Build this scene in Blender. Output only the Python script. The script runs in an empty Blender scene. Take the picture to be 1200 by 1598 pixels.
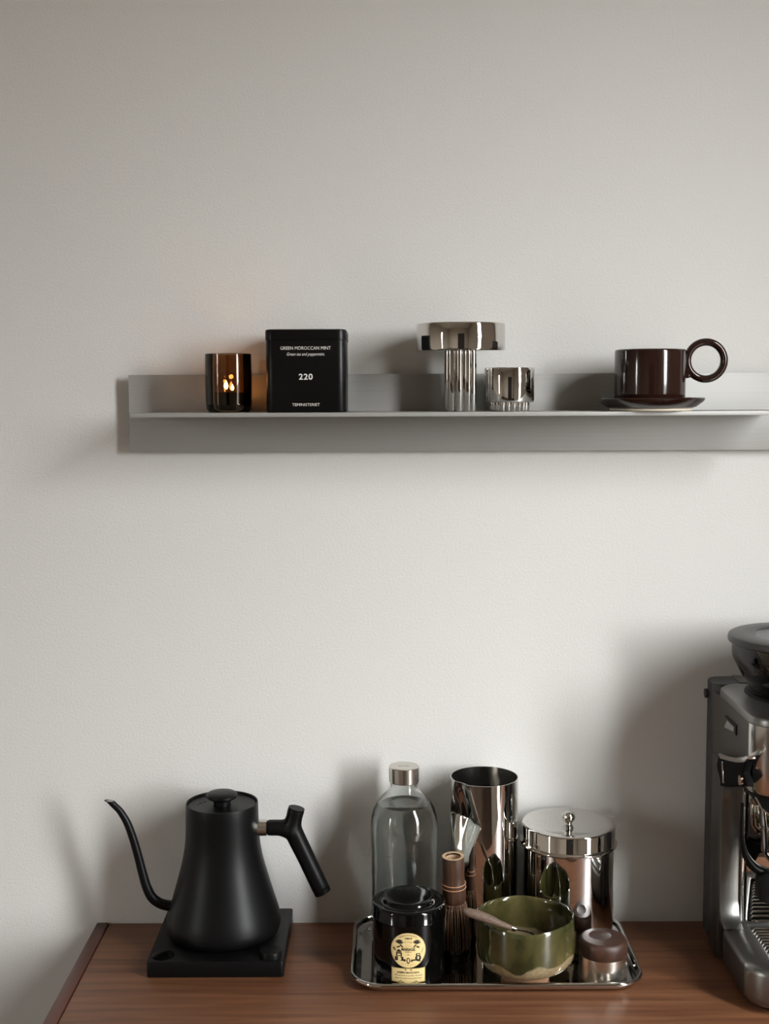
import bpy, bmesh, math, random
from math import sin, cos, pi, radians, sqrt, atan
from mathutils import Vector, Matrix

# ---------------------------------------------------------------- camera, world, light, exposure
SC = bpy.context.scene
COL = SC.collection

def set_camera():
    f = 1950.0
    p = atan(187 / f)
    roll = 0.0040
    fw = Vector((0, cos(p), -sin(p)))
    r0 = Vector((1, 0, 0))
    u0 = r0.cross(fw)
    rt = r0 * cos(roll) - u0 * sin(roll)
    up = r0 * sin(roll) + u0 * cos(roll)
    cam = bpy.data.cameras.new('camera')
    cam.sensor_fit = 'VERTICAL'
    cam.sensor_height = 24.0
    cam.lens = f / 1598 * 24.0
    cam.clip_start = 0.05
    o = bpy.data.objects.new('camera', cam)
    m = Matrix.Identity(4)
    for i in range(3):
        m[i][0] = rt[i]; m[i][1] = up[i]; m[i][2] = -fw[i]
    m[0][3], m[1][3], m[2][3] = 0.0, -1.75, 1.566
    o.matrix_world = m
    COL.objects.link(o)
    SC.camera = o
set_camera()

W = bpy.data.worlds.new('overcast_sky')
SC.world = W
W.use_nodes = True
def sky():
    """overcast daylight: dark ground, hazy horizon, brighter overhead"""
    nt = W.node_tree; bg = nt.nodes['Background']
    tc = nt.nodes.new('ShaderNodeTexCoord'); sp = nt.nodes.new('ShaderNodeSeparateXYZ')
    r = nt.nodes.new('ShaderNodeValToRGB')
    nt.links.new(tc.outputs['Generated'], sp.inputs[0]); 
    mr = nt.nodes.new('ShaderNodeMapRange')
    mr.inputs['From Min'].default_value = -1; mr.inputs['From Max'].default_value = 1
    nt.links.new(sp.outputs['Z'], mr.inputs['Value']); nt.links.new(mr.outputs[0], r.inputs[0])
    e = r.color_ramp.elements
    e[0].position = 0.490; e[0].color = (0.10, 0.097, 0.09, 1)
    e[1].position = 0.62; e[1].color = (0.97, 0.99, 1.0, 1)
    m = e.new(0.508); m.color = (0.78, 0.795, 0.80, 1)
    nt.links.new(r.outputs[0], bg.inputs[0])
    bg.inputs[1].default_value = SKY
SKY = 58.0
sky()

def window_portal(loc, rotz, sx, sz):
    """light portal: guides the sky light through a window opening, gives off nothing itself"""
    l = bpy.data.lights.new('window_portal', 'AREA')
    l.shape = 'RECTANGLE'; l.size = sx; l.size_y = sz
    l.cycles.is_portal = True
    o = bpy.data.objects.new('window_portal', l)
    o.location = loc
    o.rotation_euler = (radians(90), 0, rotz)
    COL.objects.link(o)
WIN = {'right': (-1.28, -0.98, 0.50, 2.46), 'left': (-2.26, -2.08, 0.60, 2.20)}
XL, XR, YB, ZC = -2.6, 1.15, -3.6, 2.75
for key, x, rz in (('right', XR + 0.0075, radians(90)), ('left', XL - 0.05, radians(-90))):
    a, b, c, d = WIN[key]
    window_portal((x, (a + b) / 2, (c + d) / 2), rz, b - a, d - c)

SC.view_settings.view_transform = 'Standard'
SC.view_settings.look = 'None'
SC.view_settings.gamma = 1
SC.view_settings.use_curve_mapping = False
SC.view_settings.exposure = 0.0

# ---------------------------------------------------------------- materials
def mat(name, color, rough=0.5, metal=0.0, noise=None, bump=None, coat=0.0, spec=None, **kw):
    """noise=(scale vec, color2, contrast); bump=(scale vec, strength, distance)"""
    m = bpy.data.materials.new(name)
    m.use_nodes = True
    nt = m.node_tree
    b = nt.nodes['Principled BSDF']
    b.inputs['Base Color'].default_value = (*color, 1)
    b.inputs['Roughness'].default_value = rough
    b.inputs['Metallic'].default_value = metal
    b.inputs['Coat Weight'].default_value = coat
    b.inputs['Coat Roughness'].default_value = 0.06
    if spec is not None: b.inputs['Specular IOR Level'].default_value = spec
    for k, v in kw.items():
        b.inputs[k.replace('_', ' ')].default_value = v
    def nz(scale, detail=4):
        tc = nt.nodes.new('ShaderNodeTexCoord'); mp = nt.nodes.new('ShaderNodeMapping')
        mp.inputs['Scale'].default_value = scale
        n = nt.nodes.new('ShaderNodeTexNoise'); n.inputs['Scale'].default_value = 1.0
        n.inputs['Detail'].default_value = detail
        nt.links.new(tc.outputs['Object'], mp.inputs[0]); nt.links.new(mp.outputs[0], n.inputs['Vector'])
        return n
    if noise:
        n = nz(noise[0]); r = nt.nodes.new('ShaderNodeValToRGB')
        c = noise[2]
        r.color_ramp.elements[0].position = 0.5 - c; r.color_ramp.elements[1].position = 0.5 + c
        r.color_ramp.elements[0].color = (*color, 1); r.color_ramp.elements[1].color = (*noise[1], 1)
        nt.links.new(n.outputs['Fac'], r.inputs[0]); nt.links.new(r.outputs[0], b.inputs['Base Color'])
    if bump:
        n = nz(bump[0], 3); bp = nt.nodes.new('ShaderNodeBump')
        bp.inputs['Strength'].default_value = bump[1]; bp.inputs['Distance'].default_value = bump[2]
        nt.links.new(n.outputs['Fac'], bp.inputs['Height']); nt.links.new(bp.outputs[0], b.inputs['Normal'])
    return m

def tinted_glass(name, color, gloss=0.1):
    m = bpy.data.materials.new(name); m.use_nodes = True
    nt = m.node_tree; nt.nodes.clear()
    out = nt.nodes.new('ShaderNodeOutputMaterial'); mix = nt.nodes.new('ShaderNodeMixShader')
    t = nt.nodes.new('ShaderNodeBsdfTransparent'); t.inputs[0].default_value = (*color, 1)
    g = nt.nodes.new('ShaderNodeBsdfGlossy'); g.inputs['Roughness'].default_value = 0.03
    fr = nt.nodes.new('ShaderNodeFresnel'); fr.inputs[0].default_value = 1.5
    nt.links.new(fr.outputs[0], mix.inputs[0])
    nt.links.new(t.outputs[0], mix.inputs[1]); nt.links.new(g.outputs[0], mix.inputs[2])
    nt.links.new(mix.outputs[0], out.inputs[0])
    return m

def emit(name, color, s):
    m = bpy.data.materials.new(name); m.use_nodes = True
    b = m.node_tree.nodes['Principled BSDF']
    b.inputs['Base Color'].default_value = (*color, 1)
    b.inputs['Emission Color'].default_value = (*color, 1)
    b.inputs['Emission Strength'].default_value = s
    return m

def wood(name, c1, c2, c3, scale, rough=0.38):
    m = mat(name, c1, rough)
    nt = m.node_tree; b = nt.nodes['Principled BSDF']
    tc = nt.nodes.new('ShaderNodeTexCoord'); mp = nt.nodes.new('ShaderNodeMapping')
    mp.inputs['Scale'].default_value = scale
    n = nt.nodes.new('ShaderNodeTexNoise'); n.inputs['Scale'].default_value = 1; n.inputs['Detail'].default_value = 6
    n.inputs['Distortion'].default_value = 0.6
    r = nt.nodes.new('ShaderNodeValToRGB')
    r.color_ramp.elements[0].position = 0.3; r.color_ramp.elements[1].position = 0.72
    r.color_ramp.elements[0].color = (*c1, 1); r.color_ramp.elements[1].color = (*c3, 1)
    e = r.color_ramp.elements.new(0.5); e.color = (*c2, 1)
    nt.links.new(tc.outputs['Object'], mp.inputs[0]); nt.links.new(mp.outputs[0], n.inputs['Vector'])
    nt.links.new(n.outputs['Fac'], r.inputs[0]); nt.links.new(r.outputs[0], b.inputs['Base Color'])
    mp2 = nt.nodes.new('ShaderNodeMapping'); mp2.inputs['Scale'].default_value = tuple(s * 9 for s in scale)
    n2 = nt.nodes.new('ShaderNodeTexNoise'); n2.inputs['Scale'].default_value = 1
    nt.links.new(tc.outputs['Object'], mp2.inputs[0]); nt.links.new(mp2.outputs[0], n2.inputs['Vector'])
    bp = nt.nodes.new('ShaderNodeBump'); bp.inputs['Strength'].default_value = 0.12; bp.inputs['Distance'].default_value = 0.0006
    nt.links.new(n2.outputs['Fac'], bp.inputs['Height']); nt.links.new(bp.outputs[0], b.inputs['Normal'])
    return m

M = {}
M['wall'] = mat('painted_plaster', (0.66, 0.65, 0.625), 0.62, bump=((330, 330, 330), 0.36, 0.0012), spec=0.35)
M['roomwall'] = mat('room_paint', (0.52, 0.455, 0.375), 0.9)
M['ceiling'] = mat('ceiling_paint', (0.70, 0.63, 0.54), 0.9)
M['floor'] = wood('floor_wood', (0.05, 0.03, 0.018), (0.07, 0.04, 0.025), (0.09, 0.055, 0.035), (1.5, 12, 12), 0.5)
M['dark'] = mat('added_dark_door', (0.02, 0.013, 0.010), 0.6)
M['shaded_side'] = mat('shaded_brushed_side', (0.13, 0.127, 0.12), 0.38, 1.0, bump=((700, 8, 8), 0.12, 0.0003))  # same brushed steel with shade put into its colour, for the machine's left side
M['soot'] = mat('dull_black', (0.006, 0.006, 0.006), 0.7, spec=0.03)
M['frame'] = mat('window_white', (0.7, 0.7, 0.68), 0.5)
M['teak'] = wood('teak', (0.100, 0.037, 0.016), (0.150, 0.060, 0.026), (0.205, 0.088, 0.040), (4.0, 85, 85), 0.45)
M['teak_dark'] = wood('teak_edge', (0.060, 0.019, 0.012), (0.078, 0.026, 0.016), (0.10, 0.034, 0.021), (20, 2, 20), 0.42)
M['alu'] = mat('brushed_aluminium', (0.33, 0.325, 0.31), 0.5, 0.25, noise=((3, 500, 700), (0.37, 0.365, 0.345), 0.3), bump=((4, 600, 900), 0.15, 0.0003))
M['chrome'] = mat('polished_steel', (0.66, 0.645, 0.62), 0.035, 1.0)
M['steel'] = mat('satin_steel', (0.58, 0.56, 0.53), 0.17, 1.0, bump=((900, 900, 12), 0.1, 0.0002))
M['brushed'] = mat('brushed_steel', (0.21, 0.206, 0.195), 0.36, 1.0, noise=((600, 10, 8), (0.235, 0.23, 0.22), 0.3), bump=((700, 8, 8), 0.15, 0.0003))
M['cap'] = mat('brushed_cap', (0.66, 0.63, 0.58), 0.24, 1.0, bump=((900, 900, 10), 0.1, 0.0002))
M['black'] = mat('matte_black', (0.0025, 0.0025, 0.0027), 0.40, spec=0.20, bump=((2500, 2500, 2500), 0.08, 0.0002))
M['blackplastic'] = mat('black_plastic', (0.004, 0.004, 0.004), 0.38, spec=0.12)
M['rubber'] = mat('dark_grey_plastic', (0.022, 0.021, 0.020), 0.5)
M['lidgrey'] = mat('grey_plastic', (0.040, 0.039, 0.037), 0.42)
M['lacquer'] = mat('black_lacquer', (0.0015, 0.0015, 0.0015), 0.10, spec=0.35)
M['tinblack'] = mat('satin_black_tin', (0.002, 0.002, 0.002), 0.36, spec=0.25)
M['print'] = mat('white_print', (0.72, 0.70, 0.66), 0.6)
M['greyprint'] = mat('grey_print', (0.26, 0.25, 0.24), 0.5)
M['label'] = mat('cream_gold_label', (0.70, 0.54, 0.25), 0.5)
M['labelrim'] = mat('gold_line', (0.30, 0.22, 0.08), 0.4)
M['ink'] = mat('label_ink', (0.02, 0.016, 0.01), 0.6)
M['goldink'] = mat('gold_ink', (0.42, 0.30, 0.10), 0.5)
M['brownglaze'] = mat('brown_glaze', (0.018, 0.0065, 0.0045), 0.12, coat=0.15)
M['unglazed'] = mat('unglazed_clay', (0.62, 0.55, 0.44), 0.8)
M['foot'] = mat('orange_clay', (0.36, 0.19, 0.10), 0.75, bump=((500, 500, 500), 0.3, 0.0005))
M['bamboo'] = wood('smoked_bamboo', (0.025, 0.011, 0.006), (0.050, 0.022, 0.012), (0.09, 0.042, 0.022), (220, 220, 9), 0.4)
M['bamboocut'] = mat('cut_bamboo', (0.62, 0.45, 0.29), 0.6, noise=((300, 300, 300), (0.40, 0.26, 0.15), 0.2))
M['tine'] = mat('bamboo_tines', (0.30, 0.18, 0.11), 0.45, noise=((400, 400, 40), (0.14, 0.075, 0.045), 0.2))
M['thread'] = mat('tan_band', (0.33, 0.16, 0.08), 0.5)
M['spoonwood'] = wood('spoon_wood', (0.060, 0.036, 0.024), (0.105, 0.066, 0.045), (0.15, 0.10, 0.07), (250, 700, 700), 0.7)
M['jarwood'] = wood('walnut_lid', (0.026, 0.009, 0.005), (0.040, 0.015, 0.008), (0.056, 0.022, 0.012), (180, 25, 60), 0.5)
M['amber'] = tinted_glass('amber_smoke_glass', (0.70, 0.57, 0.43))
M['wax'] = mat('dark_wax', (0.004, 0.002, 0.001), 0.6, spec=0.1)
M['wick'] = mat('wick', (0.02, 0.015, 0.01), 0.9)
M['flame'] = emit('flame', (1.0, 0.66, 0.30), 45)
M['smoke'] = tinted_glass('smoked_hopper', (0.66, 0.64, 0.61))
M['clearlid'] = tinted_glass('clear_lid', (0.75, 0.75, 0.74))
M['copper'] = mat('rose_metal', (0.60, 0.42, 0.34), 0.2, 1.0)
M['bean'] = mat('coffee_bean', (0.02, 0.009, 0.005), 0.4)

def glass(name, ior, col=(1, 1, 1)):
    m = mat(name, col, 0.0)
    b = m.node_tree.nodes['Principled BSDF']
    b.inputs['Transmission Weight'].default_value = 1
    b.inputs['IOR'].default_value = ior
    return m
M['glass'] = glass('clear_glass', 1.5, (0.97, 0.99, 0.975))
M['water'] = glass('water', 1.33, (0.97, 0.99, 0.98))

def glaze_material():
    m = mat('green_glaze', (0.07, 0.085, 0.012), 0.12, coat=0.4)
    nt = m.node_tree; b = nt.nodes['Principled BSDF']
    tc = nt.nodes.new('ShaderNodeTexCoord')
    n = nt.nodes.new('ShaderNodeTexNoise'); n.inputs['Scale'].default_value = 26; n.inputs['Detail'].default_value = 6
    mp = nt.nodes.new('ShaderNodeMapping'); mp.inputs['Scale'].default_value = (1, 1, 0.55)
    nt.links.new(tc.outputs['Object'], mp.inputs[0]); nt.links.new(mp.outputs[0], n.inputs['Vector'])
    r = nt.nodes.new('ShaderNodeValToRGB')
    cr = r.color_ramp
    cr.elements[0].position = 0.36; cr.elements[0].color = (0.008, 0.010, 0.003, 1)
    cr.elements[1].position = 0.66; cr.elements[1].color = (0.085, 0.070, 0.026, 1)
    e = cr.elements.new(0.45); e.color = (0.027, 0.028, 0.009, 1)
    e = cr.elements.new(0.58); e.color = (0.056, 0.050, 0.017, 1)
    nt.links.new(n.outputs['Fac'], r.inputs[0])
    # tan unglazed-looking run at the lower wall, its upper edge wavy
    sp = nt.nodes.new('ShaderNodeSeparateXYZ'); nt.links.new(tc.outputs['Object'], sp.inputs[0])
    n2 = nt.nodes.new('ShaderNodeTexNoise'); n2.inputs['Scale'].default_value = 17; n2.inputs['Detail'].default_value = 2
    nt.links.new(tc.outputs['Object'], n2.inputs['Vector'])
    mul = nt.nodes.new('ShaderNodeMath'); mul.operation = 'MULTIPLY_ADD'
    mul.inputs[1].default_value = -0.055
    nt.links.new(n2.outputs['Fac'], mul.inputs[0]); nt.links.new(sp.outputs['Z'], mul.inputs[2])
    r2 = nt.nodes.new('ShaderNodeMapRange')
    r2.inputs['From Min'].default_value = 0.0085; r2.inputs['From Max'].default_value = 0.0110
    nt.links.new(mul.outputs[0], r2.inputs['Value'])
    mx = nt.nodes.new('ShaderNodeMix'); mx.data_type = 'RGBA'
    nt.links.new(r2.outputs[0], mx.inputs['Factor'])
    n3 = nt.nodes.new('ShaderNodeTexNoise'); n3.inputs['Scale'].default_value = 160
    nt.links.new(tc.outputs['Object'], n3.inputs['Vector'])
    r3 = nt.nodes.new('ShaderNodeValToRGB')
    r3.color_ramp.elements[0].color = (0.12, 0.092, 0.044, 1); r3.color_ramp.elements[1].color = (0.30, 0.235, 0.135, 1)
    nt.links.new(n3.outputs['Fac'], r3.inputs[0])
    nt.links.new(r3.outputs[0], mx.inputs['A'])
    nt.links.new(r.outputs[0], mx.inputs['B'])
    nt.links.new(mx.outputs['Result'], b.inputs['Base Color'])
    bp = nt.nodes.new('ShaderNodeBump'); bp.inputs['Strength'].default_value = 0.25; bp.inputs['Distance'].default_value = 0.002
    nt.links.new(n.outputs['Fac'], bp.inputs['Height']); nt.links.new(bp.outputs[0], b.inputs['Normal'])
    return m
M['glaze'] = glaze_material()

# ---------------------------------------------------------------- object helpers
def thing(name, label, cat, loc, group=None):
    o = bpy.data.objects.new(name, None)
    o.empty_display_size = 0.02
    o.location = loc
    o['label'] = label; o['category'] = cat
    if group: o['group'] = group
    COL.objects.link(o)
    return o

def root_loc(p):
    v = Vector((0, 0, 0))
    while p is not None:
        v += p.location; p = p.parent
    return v

def link(name, me, material, parent=None, smooth=35, label=None, structure=False, loc=None):
    """mesh coordinates are given in room metres and moved into the parent's frame"""
    off = root_loc(parent) if parent else Vector(loc or (0, 0, 0))
    me.transform(Matrix.Translation(-off))
    me.materials.clear(); me.materials.append(M[material] if isinstance(material, str) else material)
    if smooth:
        me.polygons.foreach_set('use_smooth', [True] * len(me.polygons))
        me.set_sharp_from_angle(angle=radians(smooth))
    o = bpy.data.objects.new(name, me)
    COL.objects.link(o)
    if parent: o.parent = parent
    else: o.location = off
    if label: o['label'] = label
    if structure: o['kind'] = 'structure'
    return o

def from_bm(bm, recalc=True):
    if recalc: bmesh.ops.recalc_face_normals(bm, faces=bm.faces)
    me = bpy.data.meshes.new('mesh'); bm.to_mesh(me); bm.free()
    return me

def join(*meshes):
    bm = bmesh.new()
    for m in meshes:
        bm.from_mesh(m); bpy.data.meshes.remove(m)
    return from_bm(bm, False)

def box(x0, x1, y0, y1, z0, z1, bevel=0.0, seg=2):
    bm = bmesh.new()
    bmesh.ops.create_cube(bm, size=1)
    for v in bm.verts:
        v.co = Vector(((x0 + x1) / 2 + v.co.x * (x1 - x0), (y0 + y1) / 2 + v.co.y * (y1 - y0), (z0 + z1) / 2 + v.co.z * (z1 - z0)))
    if bevel: bmesh.ops.bevel(bm, geom=list(bm.edges), offset=bevel, segments=seg, affect='EDGES', profile=0.5)
    return from_bm(bm)

def lathe(profile, cx, cy, seg=72, sx=1, sy=1, fn=None):
    bm = bmesh.new(); rings = []
    for r, z in profile:
        if r < 1e-6: rings.append([bm.verts.new((cx, cy, z))])
        else:
            ring = []
            for i in range(seg):
                a = 2 * pi * i / seg
                rr = r if fn is None else fn(r, a, z)
                ring.append(bm.verts.new((cx + rr * cos(a) * sx, cy + rr * sin(a) * sy, z)))
            rings.append(ring)
    for a, b in zip(rings, rings[1:]):
        for i in range(seg):
            j = (i + 1) % seg
            if len(a) == 1 and len(b) == 1: continue
            if len(a) == 1: bm.faces.new((a[0], b[i], b[j]))
            elif len(b) == 1: bm.faces.new((a[i], a[j], b[0]))
            else: bm.faces.new((a[i], a[j], b[j], b[i]))
    return from_bm(bm)

def arc(cx, cz, r, a0, a1, n=6):
    return [(cx + r * cos(radians(a0 + (a1 - a0) * i / n)), cz + r * sin(radians(a0 + (a1 - a0) * i / n))) for i in range(n + 1)]

def tube(path, radii, seg=20, closed=False, flat=None):
    P = [Vector(p) for p in path]
    if not hasattr(radii, '__len__'): radii = [radii] * len(P)
    bm = bmesh.new(); rings = []
    n = len(P); prev = None
    for i in range(n):
        if closed: t = P[(i + 1) % n] - P[i - 1]
        else: t = P[min(i + 1, n - 1)] - P[max(i - 1, 0)]
        t.normalize()
        if prev is None:
            up = Vector((0, 1, 0)) if abs(t.y) < 0.9 else Vector((1, 0, 0))
            u = t.cross(up).normalized()
        else:
            u = (prev - t * prev.dot(t)).normalized()
        prev = u
        w = t.cross(u)
        rings.append([bm.verts.new(P[i] + (u * cos(2 * pi * k / seg) + w * sin(2 * pi * k / seg) * (flat or 1)) * radii[i]) for k in range(seg)])
    pairs = list(zip(rings, rings[1:]))
    if closed: pairs.append((rings[-1], rings[0]))
    for a, b in pairs:
        for k in range(seg):
            j = (k + 1) % seg
            bm.faces.new((a[k], a[j], b[j], b[k]))
    if not closed:
        bm.faces.new(rings[0]); bm.faces.new(rings[-1])
    return from_bm(bm)

def spline(pts, n=8):
    P = [Vector(p) for p in pts]; out = []
    for i in range(len(P) - 1):
        a = P[max(i - 1, 0)]; b = P[i]; c = P[i + 1]; d = P[min(i + 2, len(P) - 1)]
        for k in range(n):
            t = k / n
            out.append(0.5 * ((2 * b) + (c - a) * t + (2 * a - 5 * b + 4 * c - d) * t * t + (3 * b - a - 3 * c + d) * t ** 3))
    out.append(P[-1]); return out

def lerp_list(vals, n):
    out = []
    for i in range(len(vals) - 1):
        for k in range(n): out.append(vals[i] + (vals[i + 1] - vals[i]) * k / n)
    out.append(vals[-1]); return out

def rrect(x0, x1, y0, y1, r, n=8):
    pts = []
    for cx, cy, a0 in ((x1 - r, y1 - r, 0), (x0 + r, y1 - r, 90), (x0 + r, y0 + r, 180), (x1 - r, y0 + r, 270)):
        for i in range(n + 1):
            a = radians(a0 + 90 * i / n); pts.append((cx + r * cos(a), cy + r * sin(a)))
    return pts

def loft(loops, cap0=True, cap1=True):
    """loops: lists of xyz of equal length"""
    bm = bmesh.new()
    R = [[bm.verts.new(p) for p in L] for L in loops]
    n = len(R[0])
    for a, b in zip(R, R[1:]):
        for k in range(n):
            j = (k + 1) % n
            bm.faces.new((a[k], a[j], b[j], b[k]))
    if cap0: bm.faces.new(R[0])
    if cap1: bm.faces.new(R[-1])
    return from_bm(bm)

def rr_loft(x0, x1, y0, y1, r, prof, cap0=True, cap1=True, n=8):
    """prof: (inset, z)"""
    return loft([[(p[0], p[1], z) for p in rrect(x0 + i, x1 - i, y0 + i, y1 - i, max(r - i, 0.0008), n)] for i, z in prof], cap0, cap1)

def rr_box(x0, x1, y0, y1, r, z0, z1, b=0.002, n=8):
    return rr_loft(x0, x1, y0, y1, r, [(b, z0), (b * 0.3, z0 + b * 0.3), (0, z0 + b), (0, z1 - b), (b * 0.3, z1 - b * 0.3), (b, z1)], n=n)

def prism(pts, axis, a0, a1, bevel=0.0, seg=2):
    """pts polygon; axis 'x': pts=(y,z); axis 'y': pts=(x,z); axis 'z': pts=(x,y)"""
    def mk(p, a):
        return {'x': (a, p[0], p[1]), 'y': (p[0], a, p[1]), 'z': (p[0], p[1], a)}[axis]
    bm = bmesh.new()
    A = [bm.verts.new(mk(p, a0)) for p in pts]; B = [bm.verts.new(mk(p, a1)) for p in pts]
    n = len(pts)
    bm.faces.new(A); bm.faces.new(B)
    for k in range(n):
        j = (k + 1) % n; bm.faces.new((A[k], A[j], B[j], B[k]))
    bmesh.ops.recalc_face_normals(bm, faces=bm.faces)
    if bevel:
        es = [e for e in bm.edges if e.calc_face_angle(0) > radians(35)]
        bmesh.ops.bevel(bm, geom=es, offset=bevel, segments=seg, affect='EDGES', profile=0.5, clamp_overlap=True)
    return from_bm(bm)

def apply_mods(me, setup):
    o = bpy.data.objects.new('tmp', me); COL.objects.link(o)
    setup(o)
    dg = bpy.context.evaluated_depsgraph_get()
    out = bpy.data.meshes.new_from_object(o.evaluated_get(dg))
    bpy.data.objects.remove(o)
    return out

def fuse(me, voxel, it=10, fac=0.6):
    def s(o):
        m = o.modifiers.new('r', 'REMESH'); m.mode = 'VOXEL'; m.voxel_size = voxel
        m2 = o.modifiers.new('s', 'SMOOTH'); m2.iterations = it; m2.factor = fac
    return apply_mods(me, s)

def text_mesh(body, size, mapfn, align='CENTER', offset=0.0, shear=0.0, spacing=1.0, depth=0.0, width=None):
    c = bpy.data.curves.new('t', 'FONT')
    c.body = body; c.size = size; c.align_x = align; c.align_y = 'CENTER'
    c.offset = offset; c.shear = shear; c.space_character = spacing; c.resolution_u = 3
    o = bpy.data.objects.new('t', c); COL.objects.link(o)
    dg = bpy.context.evaluated_depsgraph_get()
    me = bpy.data.meshes.new_from_object(o.evaluated_get(dg))
    bpy.data.objects.remove(o)
    k = 1.0
    if width:
        xs = [v.co.x for v in me.vertices]; k = width / (max(xs) - min(xs))
    for v in me.vertices:
        v.co = Vector(mapfn(v.co.x * k, v.co.y))
    return me

# ---------------------------------------------------------------- room shell
CT = 0.80          # top of the sideboard
def wall_with_hole(axis, pos, thick, u0, u1, z1, hu0, hu1, hz0, hz1):
    bits = [(u0, hu0, 0, z1), (hu1, u1, 0, z1), (hu0, hu1, 0, hz0), (hu0, hu1, hz1, z1)]
    ms = []
    for a, b, c, d in bits:
        if axis == 'x': ms.append(box(pos, pos + thick, a, b, c, d))
        else: ms.append(box(a, b, pos, pos + thick, c, d))
    return join(*ms)
link('wall_back', box(XL - 0.1, XR + 0.1, 0, 0.1, 0, ZC), 'wall', structure=True, smooth=0)
link('floor', box(XL - 0.1, XR + 0.1, YB - 0.1, 0.1, -0.1, 0), 'floor', structure=True, smooth=0)
link('ceiling', box(XL - 0.1, XR + 0.1, YB - 0.1, 0.1, ZC, ZC + 0.1), 'ceiling', structure=True, smooth=0)
link('wall_right', wall_with_hole('x', XR, 0.015, YB, 0, ZC, *WIN['right']), 'roomwall', structure=True, smooth=0)
link('wall_left', wall_with_hole('x', XL - 0.1, 0.1, YB, 0, ZC, *WIN['left']), 'roomwall', structure=True, smooth=0)
link('wall_front', box(XL, XR, YB - 0.1, YB, 0, ZC), 'roomwall', structure=True, smooth=0)
for nm, x, (y0, y1, z0, z1) in (('window_1', XR - 0.025, WIN['right']), ('window_2', XL - 0.1, WIN['left'])):
    t = 0.008
    link(nm, join(box(x + 0.02, x + 0.045, y0, y0 + t, z0, z1), box(x + 0.02, x + 0.045, y1 - t, y1, z0, z1),
                  box(x + 0.02, x + 0.045, y0 + t, y1 - t, z0, z0 + t), box(x + 0.02, x + 0.045, y0 + t, y1 - t, z1 - t, z1)), 'frame', structure=True, smooth=0)
d1 = link('added_door_1', box(-0.55, 0.45, YB, YB + 0.04, 0, 2.1), 'dark', structure=True, smooth=0)  # unseen door, added to give the polished steel dark reflections
link('added_door_handle', tube([(0.36, YB + 0.04, 1.02), (0.36, YB + 0.09, 1.02), (0.24, YB + 0.09, 1.02)], 0.009), 'steel', d1)

# ---------------------------------------------------------------- sideboard
sb = thing('sideboard', 'reddish brown wooden sideboard top with a darker edge strip at its left end', 'sideboard', (0.25, -0.25, 0))
sx0, sx1, sy0, sy1 = -0.4196, 0.98, -0.50, -0.001
link('top', box(-0.4015, sx1, sy0, sy1, CT - 0.022, CT, 0.0008), 'teak', sb)
link('edge_strip', box(sx0, -0.4028, sy0, sy1, CT - 0.022, CT + 0.0016, 0.0014), 'teak_dark', sb, label='darker reddish wooden edge strip')
link('side_panel', box(sx0 + 0.004, sx0 + 0.024, sy0 + 0.01, sy1, 0.14, CT - 0.022, 0.001), 'teak_dark', sb)
link('side_panel', box(sx1 - 0.024, sx1 - 0.004, sy0 + 0.01, sy1, 0.14, CT - 0.022, 0.001), 'teak_dark', sb)
link('bottom_panel', box(sx0 + 0.024, sx1 - 0.024, sy0 + 0.01, sy1, 0.14, 0.16, 0.001), 'teak', sb)
link('back_panel', box(sx0 + 0.024, sx1 - 0.024, sy1 - 0.008, sy1, 0.16, CT - 0.022), 'teak', sb)
dw = (sx1 - sx0 - 0.052) / 3
for i in range(3):
    a = sx0 + 0.026 + dw * i
    d = link('door', box(a + 0.0015, a + dw - 0.0015, sy0 + 0.012, sy0 + 0.032, 0.163, CT - 0.025, 0.001), 'teak', sb)
    link('handle', lathe([(0, 0), (0.012, 0), (0.012, 0.006), (0.006, 0.012), (0.006, 0.02), (0, 0.02)], 0, 0, 24), 'steel', d)
    h = COL.objects[-1]; h.data.transform(Matrix.Translation(root_loc(d)))
    h.data.transform(Matrix.Translation(Vector((a + dw - 0.04, sy0 + 0.012, 0.6))) @ Matrix.Rotation(radians(90), 4, 'X'))
    h.data.transform(Matrix.Translation(-root_loc(d)))
for x in (sx0 + 0.06, sx1 - 0.06):
    for y in (sy0 + 0.05, sy1 - 0.05):
        link('leg', lathe([(0, 0), (0.013, 0), (0.02, 0.14), (0, 0.14)], x, y, 20), 'teak_dark', sb)

# ---------------------------------------------------------------- wall shelf
sh = thing('wall_shelf', 'long brushed aluminium shelf with a flat upright back plate mounted on the wall', 'shelf', (0.1, 0, 1.538))
link('back_plate', box(-0.3528, 0.5500, -0.0160, -0.0125, 1.4842, 1.5910, 0.0004), 'alu', sh)
link('shelf_plate', box(-0.3275, 0.5260, -0.130, -0.0160, 1.5345, 1.5400, 0.0005), 'alu', sh)
for x in (-0.24, 0.10, 0.44):
    link('wall_spacer', box(x - 0.02, x + 0.02, -0.0125, -0.0002, 1.5200, 1.5560, 0.0005), 'alu', sh)
ST = 1.5400

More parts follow.
